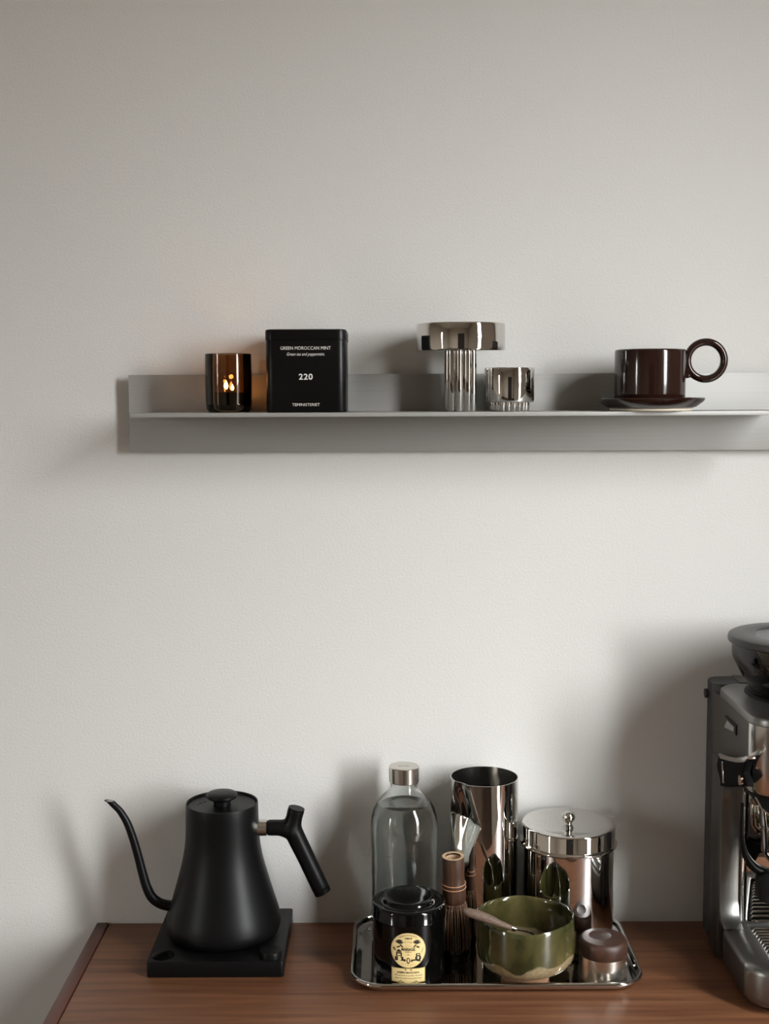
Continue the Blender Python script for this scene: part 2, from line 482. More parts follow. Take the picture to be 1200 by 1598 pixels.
# ---------------------------------------------------------------- candle
c = thing('candle', 'amber brown glass tumbler candle with two small flames, left end of the shelf', 'candle', (-0.2078, -0.07, ST))
cx, cy = -0.2078, -0.07
link('glass', lathe([(0, ST + 0.0003), (0.0270, ST + 0.0003), (0.0298, ST + 0.004), (0.0307, ST + 0.012), (0.0312, ST + 0.04), (0.0308, ST + 0.0768),
                     (0.0302, ST + 0.0776), (0.0294, ST + 0.0768), (0.0298, ST + 0.04), (0.0293, ST + 0.012), (0.0285, ST + 0.0055), (0.0270, ST + 0.0028), (0, ST + 0.0025)], cx, cy), 'amber', c)
link('wax', lathe([(0, ST + 0.0026), (0.0268, ST + 0.0029), (0.0283, ST + 0.0056), (0.0291, ST + 0.0125), (0.0292, ST + 0.0265), (0.0275, ST + 0.0258), (0, ST + 0.0255)], cx, cy), 'wax', c)
for fx, s in ((-0.2115, 1.0), (-0.2030, 0.72)):
    wz = ST + 0.0250
    wk = link('wick', tube([(fx, cy, wz), (fx + 0.0004, cy, wz + 0.008 * s)], 0.0007, 8), 'wick', c)
    b = wz + 0.0055 * s
    link('flame', lathe([(0, b), (0.0018 * s, b + 0.0012 * s), (0.0030 * s, b + 0.0045 * s), (0.0024 * s, b + 0.0070 * s), (0.0010 * s, b + 0.0098 * s), (0, b + 0.0118 * s)], fx + 0.0002, cy, 16), 'flame', c, smooth=80)
    l = bpy.data.lights.new('flame_light', 'POINT'); l.energy = 0.035 * s; l.color = (1.0, 0.50, 0.18); l.shadow_soft_size = 0.003
    lo = bpy.data.objects.new('flame_light', l); lo.location = Vector((fx + 0.0002, cy, b + 0.0175 * s)) - c.location
    lo.parent = c; COL.objects.link(lo)

# ---------------------------------------------------------------- square tea tin
t = thing('tea_tin', 'square matte black tea tin with small white lettering, beside the candle', 'tin', (-0.1018, -0.064, ST))
x0, x1, y0, y1 = -0.1550, -0.0486, -0.115, -0.0175
link('body', rr_box(x0 + 0.0008, x1 - 0.0008, y0 + 0.0008, y1, 0.011, ST + 0.0002, ST + 0.095, 0.0012), 'tinblack', t)
link('lid', rr_loft(x0, x1, y0, y1 + 0.0006, 0.012, [(0.0015, ST + 0.0945), (0, ST + 0.0945), (0, ST + 0.1055), (0.0007, ST + 0.1072), (0.003, ST + 0.1080), (0.006, ST + 0.1076)]), 'tinblack', t)
tx, ty = -0.1018, y0 + 0.0008 - 0.00025
def flatmap(cxx, cz, yy): return lambda x, y: (cxx + x, yy, cz + y)
link('lettering', text_mesh('GREEN MOROCCAN MINT', 0.0062, flatmap(tx, 1.6232, ty), width=0.0655), 'print', t, 0, label='white capitals reading GREEN MOROCCAN MINT')
link('lettering', text_mesh('Green tea and peppermint.', 0.0058, flatmap(tx, 1.6155, ty), shear=0.35, width=0.049), 'print', t, 0, label='white slanted line reading Green tea and peppermint.')
link('lettering', text_mesh('220', 0.0107, flatmap(tx, 1.5860, ty), offset=0.0002, width=0.0180, spacing=1.1), 'print', t, 0, label='white number 220')
link('lettering', text_mesh('TEMINISTERIET', 0.0053, flatmap(tx, 1.5500, ty), width=0.0360), 'print', t, 0, label='small white capitals near the bottom')

# ---------------------------------------------------------------- candle holder (dish on fluted stem) and small fluted cup
def flute(n, depth):
    return lambda r, a, z: r - depth * (1 - abs(sin(n * a / 2)) ** 0.8)
h = thing('candle_holder', 'tall polished steel holder with a wide shallow dish on a fluted column', 'candle holder', (0.1025, -0.07, ST))
cx, cy = 0.1026, -0.07
link('stem', lathe([(0, ST + 0.0002), (0.0205, ST + 0.0002), (0.0220, ST + 0.0015), (0.0220, ST + 0.0805), (0, ST + 0.0805)], cx, cy, 240, fn=flute(9, 0.0050)), 'chrome', h, smooth=50)
link('dish', lathe([(0, ST + 0.0800), (0.0572, ST + 0.0800), (0.0586, ST + 0.0806), (0.0592, ST + 0.0822), (0.0592, ST + 0.1142), (0.0586, ST + 0.1156), (0.0576, ST + 0.1160),
                    (0.0568, ST + 0.1152), (0.0566, ST + 0.0850), (0.055, ST + 0.0835), (0, ST + 0.0835)], cx, cy, 128), 'chrome', h)
h = thing('tealight_cup', 'small polished steel cup with a fluted foot, right of the tall steel holder', 'cup', (0.1677, -0.07, ST))
cx, cy = 0.1677, -0.07
link('foot', lathe([(0, ST + 0.0002), (0.0255, ST + 0.0002), (0.0267, ST + 0.0014), (0.0267, ST + 0.0120), (0, ST + 0.0120)], cx, cy, 240, fn=flute(20, 0.0030)), 'chrome', h, smooth=50)
link('cup', lathe([(0, ST + 0.0118), (0.0305, ST + 0.0118), (0.0325, ST + 0.0125), (0.0335, ST + 0.0145), (0.0335, ST + 0.0560), (0.0330, ST + 0.0574), (0.0322, ST + 0.0578), (0.0316, ST + 0.0570),
                   (0.0314, ST + 0.0180), (0.029, ST + 0.0160), (0, ST + 0.0160)], cx, cy, 128), 'chrome', h)

# ---------------------------------------------------------------- saucer and cup
SAUCER = h = thing('saucer', 'dark brown glazed saucer under the ring-handled cup', 'saucer', (0.3565, -0.07, ST))
cx, cy = 0.3572, -0.07
link('glazed_dish', lathe([(0, ST + 0.0032), (0.052, ST + 0.0032), (0.060, ST + 0.0058), (0.0690, ST + 0.0125), (0.0712, ST + 0.0160), (0.0702, ST + 0.0176), (0.0680, ST + 0.0170), (0.058, ST + 0.0120), (0.050, ST + 0.0096), (0, ST + 0.0092)], cx, cy, 128), 'brownglaze', h)
link('foot_ring', lathe([(0.047, ST + 0.0002), (0.0530, ST + 0.0002), (0.0542, ST + 0.0012), (0.0542, ST + 0.0036), (0.047, ST + 0.0036), (0.047, ST + 0.0002)], cx, cy, 128), 'unglazed', h, label='pale unglazed foot ring')
CUP = h = thing('coffee_cup', 'dark brown glazed cup with a large round ring handle standing on the saucer', 'cup', (0.3555, -0.07, ST + 0.0092))
cz = ST + 0.0094
cx = 0.3555
link('body', lathe([(0, cz + 0.002), (0.030, cz + 0.002), (0.033, cz), (0.040, cz), (0.0438, cz + 0.0022), (0.0462, cz + 0.0070), (0.0468, cz + 0.015), (0.0468, cz + 0.069), (0.0463, cz + 0.0712), (0.0451, cz + 0.0718),
                    (0.0440, cz + 0.0708), (0.0436, cz + 0.066), (0.0434, cz + 0.012), (0.040, cz + 0.006), (0, cz + 0.005)], cx, cy, 128), 'brownglaze', h, smooth=60)
rc = Vector((0.4297, cy, 1.6066))
ring = tube([rc + Vector((0.0246 * cos(a), 0, 0.0246 * sin(a))) for a in [2 * pi * i / 64 for i in range(64)]], 0.0052, 16, closed=True, flat=1.25)
boss = box(0.4005, 0.4095, cy - 0.0052, cy + 0.0052, 1.583, 1.616, 0.003)
link('handle', fuse(join(ring, boss), 0.0011, 6, 0.5), 'brownglaze', h, smooth=80, label='large round ring handle')

for o in (SAUCER, CUP):     # stand a little forward of the back plate
    o.location.x *= 0.988; o.location.y = -0.0900
    for ch in o.children: ch.data.transform(Matrix.Scale(0.988, 4))

# ---------------------------------------------------------------- electric kettle on its base
KX, KY = -0.2252, -0.0765
kb = thing('kettle_base', 'flat square black heating base with a round dial, under the gooseneck kettle', 'kettle base', (-0.2258, -0.088, CT))
bx0, bx1, by0, by1 = -0.3155, -0.1352, -0.1720, -0.0010
link('plate', rr_box(bx0, bx1, by0, by1, 0.004, CT + 0.0003, CT + 0.0218, 0.0010, 4), 'black', kb)
link('dial', lathe([(0, CT + 0.0216), (0.0150, CT + 0.0216), (0.0150, CT + 0.0290), (0.0145, CT + 0.0300), (0, CT + 0.0300)], -0.1535, -0.1550, 48), 'blackplastic', kb)
link('display', lathe([(0, CT + 0.0217), (0.0150, CT + 0.0217), (0.0150, CT + 0.0223), (0, CT + 0.0223)], -0.2965, -0.1530, 48), 'lacquer', kb, label='round glossy display')
k = thing('gooseneck_kettle', 'matte black gooseneck kettle with a long thin spout and angled handle', 'kettle', (KX, KY, CT + 0.0222))
Kz = 0.8222
link('body', lathe([(0, Kz + 0.0004), (0.064, Kz + 0.0004), (0.0725, Kz + 0.0020), (0.0768, Kz + 0.0058), (0.0787, Kz + 0.0120), (0.0783, 0.8418), (0.0765, 0.8515), (0.0735, 0.8615), (0.0706, 0.8707), (0.0665, 0.8845),
                    (0.0622, 0.8997), (0.0582, 0.9140), (0.0547, 0.9285), (0.0521, 0.9430), (0.0507, 0.9560), (0.0500, 0.9720), (0.0497, 0.9900), (0.0494, 1.0040), (0.0490, 1.0058), (0.0478, 1.0060),
                    (0.0472, 1.0052), (0.0470, 1.0010), (0, 1.0010)], KX, KY, 128), 'black', k, smooth=50)
ld = link('lid', lathe([(0, 0.9995), (0.0462, 0.9995), (0.0464, 1.0018), (0.0455, 1.0028), (0.020, 1.0020), (0, 1.0020)], KX, KY, 96), 'black', k)
link('knob', lathe([(0, 1.0018), (0.0118, 1.0018), (0.0116, 1.0085), (0.0135, 1.0105), (0.0195, 1.0120), (0.0214, 1.0140), (0.0212, 1.0165), (0.0190, 1.0185), (0.010, 1.0197), (0, 1.0200)], KX, KY, 64), 'black', ld)
for hx, hy in ((-0.0335, 0.0005), (-0.0310, 0.0075), (-0.0255, 0.0135)):
    link('vent_hole', lathe([(0, 1.0022), (0.0016, 1.0022), (0.0016, 1.0030), (0, 1.0030)], KX + hx, KY + hy, 12), 'lacquer', ld)
sp = [(-0.268, KY, 0.858), (-0.288, KY, 0.8575), (-0.303, KY, 0.8585), (-0.3150, KY, 0.8625), (-0.3250, KY, 0.8710), (-0.3318, KY, 0.886), (-0.3368, KY, 0.905), (-0.3425, KY, 0.930), (-0.3490, KY, 0.955), (-0.3565, KY, 0.9770), (-0.3660, KY, 0.9935), (-0.3740, KY, 1.0020), (-0.3830, KY, 1.0130)]
rr = [0.0075, 0.0074, 0.0072, 0.0070, 0.0068, 0.0065, 0.0062, 0.0059, 0.0056, 0.0053, 0.0048, 0.0044, 0.0052]
spm = tube(spline(sp, 6), lerp_list(rr, 6), 24)
for v in spm.vertices: v.co.z = min(v.co.z, 1.0066 + (-0.3700 - v.co.x) * 0.12)
link('spout', spm, 'black', k, smooth=60)
om = lathe([(0, 0), (0.0034, 0), (0.0034, 0.0003), (0, 0.0003)], 0, 0, 24, sx=1.45)
om.transform(Matrix.Translation((-0.3790, KY, 1.0076)) @ Matrix.Rotation(radians(6.8), 4, 'Y'))
link('spout_opening', om, 'greyprint', k, smooth=60)
link('ferrule', tube([(-0.1790, KY, 0.9690), (-0.1640, KY, 0.9690)], 0.0112, 32), 'cap', k, label='short steel collar between body and handle')
hz = 0.9690
arm = tube([(-0.1645, KY, hz), (-0.135, KY, hz)], 0.0112, 24)
hd = spline([(-0.1228, KY, 0.9965), (-0.1260, KY, 0.984), (-0.1285, KY, 0.970), (-0.1235, KY, 0.955), (-0.1105, KY, 0.9270), (-0.0895, KY, 0.8800)], 6)
grip = tube(hd, lerp_list([0.0122, 0.0116, 0.0126, 0.0130, 0.0125, 0.0124], 6), 24)
web = tube([(-0.150, KY, hz), (-0.128, KY, hz - 0.003)], [0.0095, 0.0150], 24)
def ball(c, r):
    bm = bmesh.new(); bmesh.ops.create_icosphere(bm, subdivisions=4, radius=r, matrix=Matrix.Translation(c)); return from_bm(bm)
hm = fuse(join(arm, grip, web, ball((-0.1325, KY, hz - 0.0005), 0.0128)), 0.0013, 45, 0.5)
hh = link('handle', hm, 'black', k, smooth=50)
link('end_cap', tube([(-0.0899, KY, 0.8815), (-0.0876, KY, 0.8763)], 0.0118, 32), 'blackplastic', hh)
link('top_disc', tube([(-0.1238, KY, 0.9915), (-0.1226, KY, 0.9968)], 0.0113, 32), 'blackplastic', hh)

# ---------------------------------------------------------------- tray
t = thing('serving_tray', 'shallow polished steel tray with rounded corners holding the tea things', 'tray', (0.143, -0.113, CT))
TX0, TX1, TY0, TY1 = -0.0470, 0.3345, -0.2225, -0.0012
link('pan', rr_loft(TX0, TX1, TY0, TY1, 0.043, [(0.030, CT + 0.0004), (0.018, CT + 0.0004), (0.010, CT + 0.0030), (0.0042, CT + 0.0092), (0.0016, CT + 0.0085), (0.0002, CT + 0.0095), (0.0, CT + 0.0115), (0.0012, CT + 0.0137), (0.0032, CT + 0.0146),
                 (0.0046, CT + 0.0136), (0.0056, CT + 0.0105), (0.0070, CT + 0.0048), (0.0088, CT + 0.0023), (0.0115, CT + 0.0018), (0.030, CT + 0.0018)], n=14), 'chrome', t, smooth=70)
TF = CT + 0.0020

# ---------------------------------------------------------------- water bottle
b = thing('water_bottle', 'clear glass water bottle with a brushed steel cap at the back of the tray', 'bottle', (0.0256, -0.0600, TF))
cx, cy = 0.0256, -0.0600
out = [(0, TF + 0.0002), (0.040, TF + 0.0002), (0.0440, TF + 0.002), (0.0455, TF + 0.006), (0.0455, 0.930), (0.0462, 0.945), (0.0464, 0.968), (0.0455, 0.980), (0.0425, 0.9905), (0.0370, 1.0000), (0.0295, 1.0085), (0.0228, 1.0150), (0.0198, 1.0205), (0.0192, 1.0250), (0.0185, 1.0300), (0.0185, 1.0480)]
inn = [(0.0155, 1.0480), (0.0155, 1.0250), (0.0165, 1.0195), (0.0205, 1.0135), (0.0275, 1.0065), (0.0346, 0.9980), (0.0402, 0.9890), (0.0430, 0.9795), (0.0438, 0.968), (0.0436, 0.945), (0.0429, 0.930), (0.0429, TF + 0.010), (0.040, TF + 0.007), (0, TF + 0.006)]
link('glass', lathe(out + inn, cx, cy, 128), 'glass', b, smooth=60)
wat = [(0, TF + 0.0058), (0.0402, TF + 0.0068), (0.0431, TF + 0.010), (0.0431, 0.930), (0.0438, 0.945), (0.0440, 0.968), (0.0432, 0.9795), (0.0403, 0.9892), (0.0350, 0.9975), (0.0342, 0.9970), (0, 0.9968)]
link('water', lathe(wat, cx, cy, 128), 'water', b, smooth=60)
cp = link('cap', lathe([(0, 1.0285), (0.0200, 1.0285), (0.0207, 1.0292), (0.0207, 1.0498), (0.0200, 1.0506), (0, 1.0506)], cx, cy, 96), 'cap', b)
link('lettering', text_mesh('aarke', 0.0072, lambda x, y: (cx + x, cy + y, 1.0508), width=0.0150), 'greyprint', cp, 0, label='small grey word on the cap top')
bb = bmesh.new(); random.seed(5)
for i in range(46):
    a = random.uniform(-2.9, -0.25); zz = random.uniform(0.86, 0.985); r = 0.0425 - (0.004 if zz > 0.975 else 0)
    bmesh.ops.create_icosphere(bb, subdivisions=1, radius=random.uniform(0.0004, 0.0008), matrix=Matrix.Translation((cx + r * cos(a), cy + r * sin(a), zz)))
o = link('air_bubbles', from_bm(bb), 'glass', b, smooth=80); o['kind'] = 'stuff'

# ---------------------------------------------------------------- dented steel tumbler
tb = thing('dented_pitcher', 'tall polished steel vessel with a crushed dent on its left side', 'pitcher', (0.1368, -0.0620, TF))
cx, cy = 0.1368, -0.0620
def dented():
    R = 0.0468; seg = 240; zt = 1.0358; zb = TF + 0.0002
    nz = 150; zc = 0.9830
    def disp(a, z, R):
        phi = math.degrees(math.atan2(cos(a), -sin(a)))   # 0 toward the viewer, negative to the left
        zc2 = zc - 0.006 * ((phi + 50) / 38)
        if z >= zc2:
            k = (z - zc2) / (zt - zc2); w = 39 * (1 - k) + 15 * k; dep = 0.0170 * (1 - k) ** 0.9 + 0.0030 * k
        else:
            k = min(1, (zc2 - z) / 0.085); w = 39 - 24 * min(1, k * 2.0); dep = 0.0170 * (1 - k) ** 2.0
        c0 = -50 + (2 if z > zc2 else 6 * min(1, (zc2 - z) / 0.05))
        t_ = abs(phi - c0) / w
        if t_ >= 1: return 0
        return dep * (1 - t_ ** 1.5)
    rings = []
    bm = bmesh.new()
    zs = [zb + (zt - zb) * i / nz for i in range(nz + 1)]
    outer = []
    for z in zs:
        outer.append([bm.verts.new((cx + (R - disp(2 * pi * i / seg, z, R)) * cos(2 * pi * i / seg), cy + (R - disp(2 * pi * i / seg, z, R)) * sin(2 * pi * i / seg), z)) for i in range(seg)])
    inner = []
    for z in [zt] + [z for z in reversed(zs) if TF + 0.003 < z < zt - 0.0006]:
        q = 0.0010
        inner.append([bm.verts.new((cx + (R - q - disp(2 * pi * i / seg, z, R)) * cos(2 * pi * i / seg), cy + (R - q - disp(2 * pi * i / seg, z, R)) * sin(2 * pi * i / seg), z)) for i in range(seg)])
    R_ = outer + inner
    for a, b_ in zip(R_, R_[1:]):
        for i in range(seg):
            j = (i + 1) % seg; bm.faces.new((a[i], a[j], b_[j], b_[i]))
    bm.faces.new(R_[0]); bm.faces.new(R_[-1])
    return from_bm(bm)
dm = dented()
o = link('body', dm, 'chrome', tb, smooth=55)
o.data.materials.append(M['steel'])
for p_ in o.data.polygons:      # the inside wall is satin, not polished
    c_ = p_.center
    if p_.normal.x * c_.x + p_.normal.y * c_.y < -1e-6 and p_.normal.z < 0.9: p_.material_index = 1

# ---------------------------------------------------------------- lidded canister
cn = thing('lidded_canister', 'round polished steel canister with a flat lid and small ball knob', 'canister', (0.2522, -0.0740, TF))
cx, cy = 0.2522, -0.0740
link('body', lathe([(0, TF + 0.0002), (0.060, TF + 0.0002), (0.0619, TF + 0.0025), (0.0621, TF + 0.006), (0.0621, 0.953), (0, 0.953)], cx, cy, 128), 'chrome', cn)
ld = link('lid', lathe([(0, 0.9480), (0.0640, 0.9480), (0.0662, 0.9462), (0.0669, 0.9480), (0.0662, 0.9498), (0.0642, 0.9508), (0.0638, 0.9520), (0.0638, 0.9722), (0.0630, 0.9742), (0.0612, 0.9748), (0.058, 0.9744), (0.046, 0.9734), (0.044, 0.9726), (0, 0.9722)], cx, cy, 128), 'chrome', cn, smooth=60)
link('knob', lathe([(0, 0.9720), (0.0050, 0.9720), (0.0044, 0.9730), (0.0050, 0.9740)] + arc(0, 0.9815, 0.0090, -55, 90, 12)[:-1] + [(0, 0.9905)], cx, cy, 48), 'chrome', ld, smooth=60)

# ---------------------------------------------------------------- bamboo whisk (stands tines down, tilted a little)
wk = thing('bamboo_whisk', 'brown bamboo matcha whisk set upright over a black stand between tin and bowl', 'whisk', (0.0925, -0.1180, TF))
wt = Matrix.Translation((0.0935, -0.1170, TF)) @ Matrix.Rotation(radians(3.0), 4, 'X') @ Matrix.Rotation(radians(-1.3), 4, 'Y')
def wlink(name, me, m, parent, **kw):
    me.transform(wt); return link(name, me, m, parent, **kw)
H = 0.1440
hd = wlink('handle', lathe([(0.0150, 0.078), (0.0158, 0.082), (0.0163, 0.090), (0.0160, 0.0960), (0.0160, 0.101), (0.0157, 0.106), (0.0149, 0.109), (0.0147, 0.120), (0.0150, H - 0.0008), (0.0148, H),
                         (0.0104, H), (0.0102, H - 0.001), (0.0098, H - 0.020), (0.0, H - 0.022)], 0, 0, 64), 'bamboo', wk, smooth=50)
wlink('cut_end', lathe([(0.0147, H + 0.0002), (0.0106, H + 0.0002), (0.0101, H - 0.003), (0.0097, H - 0.0190), (0, H - 0.0200)], 0, 0, 48), 'bamboocut', hd, smooth=50, label='pale cut bamboo end, hollow')
for zz, rad in ((0.1010, 0.0163), (0.1065, 0.0160)):
    wlink('node_ring', tube([(rad * cos(a), rad * sin(a), zz) for a in [2 * pi * i / 48 for i in range(48)]], 0.0008, 8, closed=True), 'thread', hd, smooth=60)
wlink('binding', lathe([(0.0142, 0.0735), (0.0158, 0.0735), (0.0164, 0.0760), (0.0160, 0.0785), (0.0142, 0.0785)], 0, 0, 48), 'bean', wk, smooth=60, label='dark thread binding')
random.seed(11); ms = []
for i in range(44):
    a = 2 * pi * i / 44 + random.uniform(-.04, .04)
    s = random.uniform(0.95, 1.07); zl = 0.0150 + random.uniform(0, 0.003)
    q = [(0.0152, 0.0800), (0.0172 * s, 0.070), (0.0195 * s, 0.056), (0.0210 * s, 0.042), (0.0216 * s, 0.030), (0.0212 * s, 0.021), (0.0203, zl)]
    ms.append(tube([(r * cos(a), r * sin(a), z) for r, z in q], [0.00070, 0.00068, 0.00062, 0.00056, 0.00052, 0.00048, 0.0004], 5))
o = wlink('tines', join(*ms), 'tine', wk, smooth=80); o['kind'] = 'stuff'
ws = thing('whisk_stand', 'small glossy black stand inside the splayed tines of the bamboo whisk', 'whisk stand', (0.0935, -0.1175, TF))
link('stand', lathe([(0, TF + 0.0002), (0.0185, TF + 0.0002), (0.0195, TF + 0.0012), (0.0190, TF + 0.0030), (0.0205, TF + 0.0052), (0.0213, TF + 0.0090), (0.0200, TF + 0.0140), (0.0172, TF + 0.0200), (0.0146, TF + 0.0300), (0.0128, TF + 0.0420),
                    (0.0120, TF + 0.0540), (0.0124, TF + 0.0600), (0.0118, TF + 0.0620), (0.0105, TF + 0.0610), (0.0100, TF + 0.0560), (0, TF + 0.0450)], 0.0935, -0.1175, 64), 'lacquer', ws, smooth=70)

# ---------------------------------------------------------------- round black tea caddy with labels
tn = thing('tea_caddy', 'round glossy black tea caddy with cream gold labels at the tray front left', 'tin', (0.0300, -0.1590, TF))
cx, cy = 0.0300, -0.1590; RB = 0.0472
link('body', lathe([(0, TF + 0.0002), (0.0460, TF + 0.0002), (0.0472, TF + 0.0012), (0.0472, 0.885), (0, 0.885)], cx, cy, 128), 'lacquer', tn)
link('lid', lathe([(0, 0.8835), (0.0480, 0.8822), (0.0492, 0.8828), (0.0494, 0.8840), (0.0487, 0.8850), (0.0486, 0.8970), (0.0478, 0.8998), (0.0455, 0.9012), (0.0415, 0.9012), (0.0385, 0.9005), (0.0365, 0.9012), (0.0350, 0.9036),
                   (0.0335, 0.9062), (0.0308, 0.9072), (0.027, 0.9068), (0.020, 0.9054), (0.006, 0.9048), (0, 0.9049)], cx, cy, 128), 'lacquer', tn, smooth=60)
def cyl(u, v, off, cz):
    a = u / RB - 0.038
    R = RB + off
    return (cx + R * sin(a), cy - R * cos(a), cz + v)
def patch(pts_fn, cz, off, n=28):
    """pts_fn: (u, v) polygon; fans to a strip grid so that it wraps the cylinder"""
    bm = bmesh.new(); us = pts_fn
    rows = []
    for u, v0, v1 in us:
        rows.append((bm.verts.new(cyl(u, v0, off, cz)), bm.verts.new(cyl(u, v1, off, cz))))
    for a, b_ in zip(rows, rows[1:]):
        bm.faces.new((a[0], b_[0], b_[1], a[1]))
    me = from_bm(bm, False)
    def s(o):
        m = o.modifiers.new('s', 'SOLIDIFY'); m.thickness = 0.00008; m.offset = 0
    return apply_mods(me, s)
def disc_cols(r, n=32, ax=1.0): return [(r * ax * sin(t_), -r * cos(t_), r * cos(t_)) for t_ in [(-pi / 2 + pi * i / n) * 0.999 for i in range(n + 1)]]
LZ = 0.8520
lb = link('round_label', patch(disc_cols(0.0232), LZ, 0.00018), 'label', tn, smooth=0, label='round cream gold label with black drawing')
def ring_patch(r0, r1, cz, off, n=64):
    bm = bmesh.new(); A = []
    for i in range(n):
        a = 2 * pi * i / n
        A.append((bm.verts.new(cyl(r0 * cos(a), r0 * sin(a), off, cz)), bm.verts.new(cyl(r1 * cos(a), r1 * sin(a), off, cz))))
    for i in range(n):
        j = (i + 1) % n; bm.faces.new((A[i][0], A[i][1], A[j][1], A[j][0]))
    return from_bm(bm, False)
link('label_border', ring_patch(0.0225, 0.0229, LZ, 0.00030), 'labelrim', lb, smooth=0)
def ctext(body, size, u0, v0, width=None, bend=None, **kw):
    if bend is None: f = lambda x, y: cyl(u0 + x, v0 + y, 0.00034, LZ)
    else:
        def f(x, y):
            r = abs(bend); a = x / r
            if bend > 0: return cyl((r + y) * sin(a), (r + y) * cos(a), 0.00034, LZ)
            return cyl((r - y) * sin(a), -(r - y) * cos(a), 0.00034, LZ)
    return text_mesh(body, size, f, width=width, **kw)
ink = [ctext('MAISON FONDEE EN', 0.0030, 0, 0, 0.024, bend=0.0200),
       ctext('1854', 0.0036, 0, 0.0158, 0.0092, offset=0.00012), ctext('THE', 0.0036, 0, 0, 0.0095, bend=0.0112, spacing=1.6),
       ctext('MARIAGE', 0.0052, 0, 0.0012, 0.0178, offset=0.00018),
       ctext('FRERES', 0.0020, 0, -0.0022, 0.0080), ctext('- M -', 0.0030, 0, -0.0058, 0.0056)]
gold = [ctext('MAISON', 0.0020, 0, 0.0068, 0.0072), ctext('DE THE', 0.0020, 0, 0.0047, 0.0100), ctext('A PARIS', 0.0028, 0, 0, 0.0180, bend=-0.0195)]
for q_ in ink: link('lettering', q_, 'ink', lb, smooth=0)
for q_ in gold: link('lettering', q_, 'goldink', lb, smooth=0, label='small gold word')
def blob(polys, off=0.00050):
    bm = bmesh.new()
    for P in polys:
        bm.faces.new([bm.verts.new(cyl(u, v, off, LZ)) for u, v in P])
    return from_bm(bm, False)
def ell(u, v, a, b_, n=14, rot=0): return [(u + a * cos(t_) * cos(rot) - b_ * sin(t_) * sin(rot), v + a * cos(t_) * sin(rot) + b_ * sin(t_) * cos(rot)) for t_ in [2 * pi * i / n for i in range(n)]]
def rectp(u0, u1, v0, v1): return [(u0, v0), (u1, v0), (u1, v1), (u0, v1)]
drawing = []
for s in (-1, 1):        # palm sprays
    for a in (100, 75, 125, 50, 150, 20):
        r = radians(a); q = 0.0046
        drawing.append(ell(s * 0.0112 + q * cos(r) * 0.6, 0.0088 + q * sin(r) * 0.6, 0.0032, 0.0009, 8, r))
    drawing.append(ell(s * 0.0085, 0.0060, 0.0030, 0.0009, 8, s * 0.8))
    drawing.append(ell(s * 0.0125, 0.0045, 0.0026, 0.0011, 8, -s * 0.4))
drawing += [ell(-0.0180, 0.0015, 0.0028, 0.0009, 8, -0.95), ell(0.0190, 0.0010, 0.0022, 0.0003, 8, 1.1), ell(0.0180, -0.002, 0.0022, 0.0003, 8, 1.3)]
drawing += [rectp(-0.0155, -0.0080, -0.0080, -0.0030), rectp(-0.0172, -0.0062, -0.0140, -0.0086), [(-0.0150, -0.0026), (-0.0085, -0.0026), (-0.0100, 0.0002), (-0.0125, 0.0012), (-0.0140, 0.0002)], rectp(-0.006, -0.0035, -0.0145, -0.0115)]
drawing += [ell(0.0128, -0.0105, 0.0040, 0.0042), rectp(0.0100, 0.0155, -0.0072, -0.0040), ell(0.0065, -0.0128, 0.0040, 0.0010), rectp(0.0030, 0.0160, -0.0152, -0.0140)]
drawing += [ell(0, -0.0135, 0.0022, 0.0042)]
link('emblem', blob(drawing), 'ink', lb, smooth=0, label='black plants, crates and jar drawn around the centre')
link('emblem', blob([rectp(-0.0140, -0.0098, -0.0068, -0.0046), rectp(-0.0130, -0.0088, -0.0128, -0.0100), rectp(0.0115, 0.0145, -0.0064, -0.0050), ell(0.0128, -0.0098, 0.0012, 0.0020), ell(0, -0.0132, 0.0011, 0.0028)], 0.00062), 'label', lb, smooth=0, label='cream highlights inside the drawing')
L2 = 0.8177
def rect_cols(hw, v0, v1, bulge, n=28):
    out = []
    for i in range(n + 1):
        u = -hw + 2 * hw * i / n; k = abs(u) / hw
        out.append((u, v0 - bulge * max(0, cos(min(1, k * 1.5) * pi / 2)), v1))
    return out
l2 = link('lower_label', patch(rect_cols(0.0226, -0.0090, 0.0105, 0.0026), L2, 0.00018), 'labelrim', tn, smooth=0, label='gold rectangular label with a curved lower edge')
link('label_field', patch(rect_cols(0.0214, -0.0080, 0.0097, 0.0024), L2, 0.00026), 'label', l2, smooth=0)
def c2(body, size, v0, width, **kw): return text_mesh(body, size, lambda x, y: cyl(x, v0 + y, 0.00038, L2), width=width, **kw)
for q_ in (c2('JASMIN MANDARIN', 0.0038, 0.0046, 0.0290, offset=0.00010), c2('Thé vert parfumé aux fleurs de jasmin', 0.0028, 0.0008, 0.0360, shear=0.2, offset=0.00003), c2('Green tea scented with jasmine flowers', 0.0028, -0.0028, 0.0350, shear=0.2, offset=0.00003)): link('lettering', q_, 'ink', l2, smooth=0)
LZs = LZ; LZ = L2
link('emblem', blob([ell(s * q, v, 0.0026, 0.0006, 8, s * r) for s in (-1, 1) for q, v, r in ((0.0105, -0.0072, -0.35), (0.0075, -0.0086, -0.25), (0.0042, -0.0094, -0.1))] + [ell(0, -0.0098, 0.0022, 0.0007)] + [ell(s * 0.0035, 0.0085, 0.0012, 0.0008) for s in (-1, 1)], 0.00038), 'ink', l2, smooth=0, label='black leaf ornament')
LZ = LZs

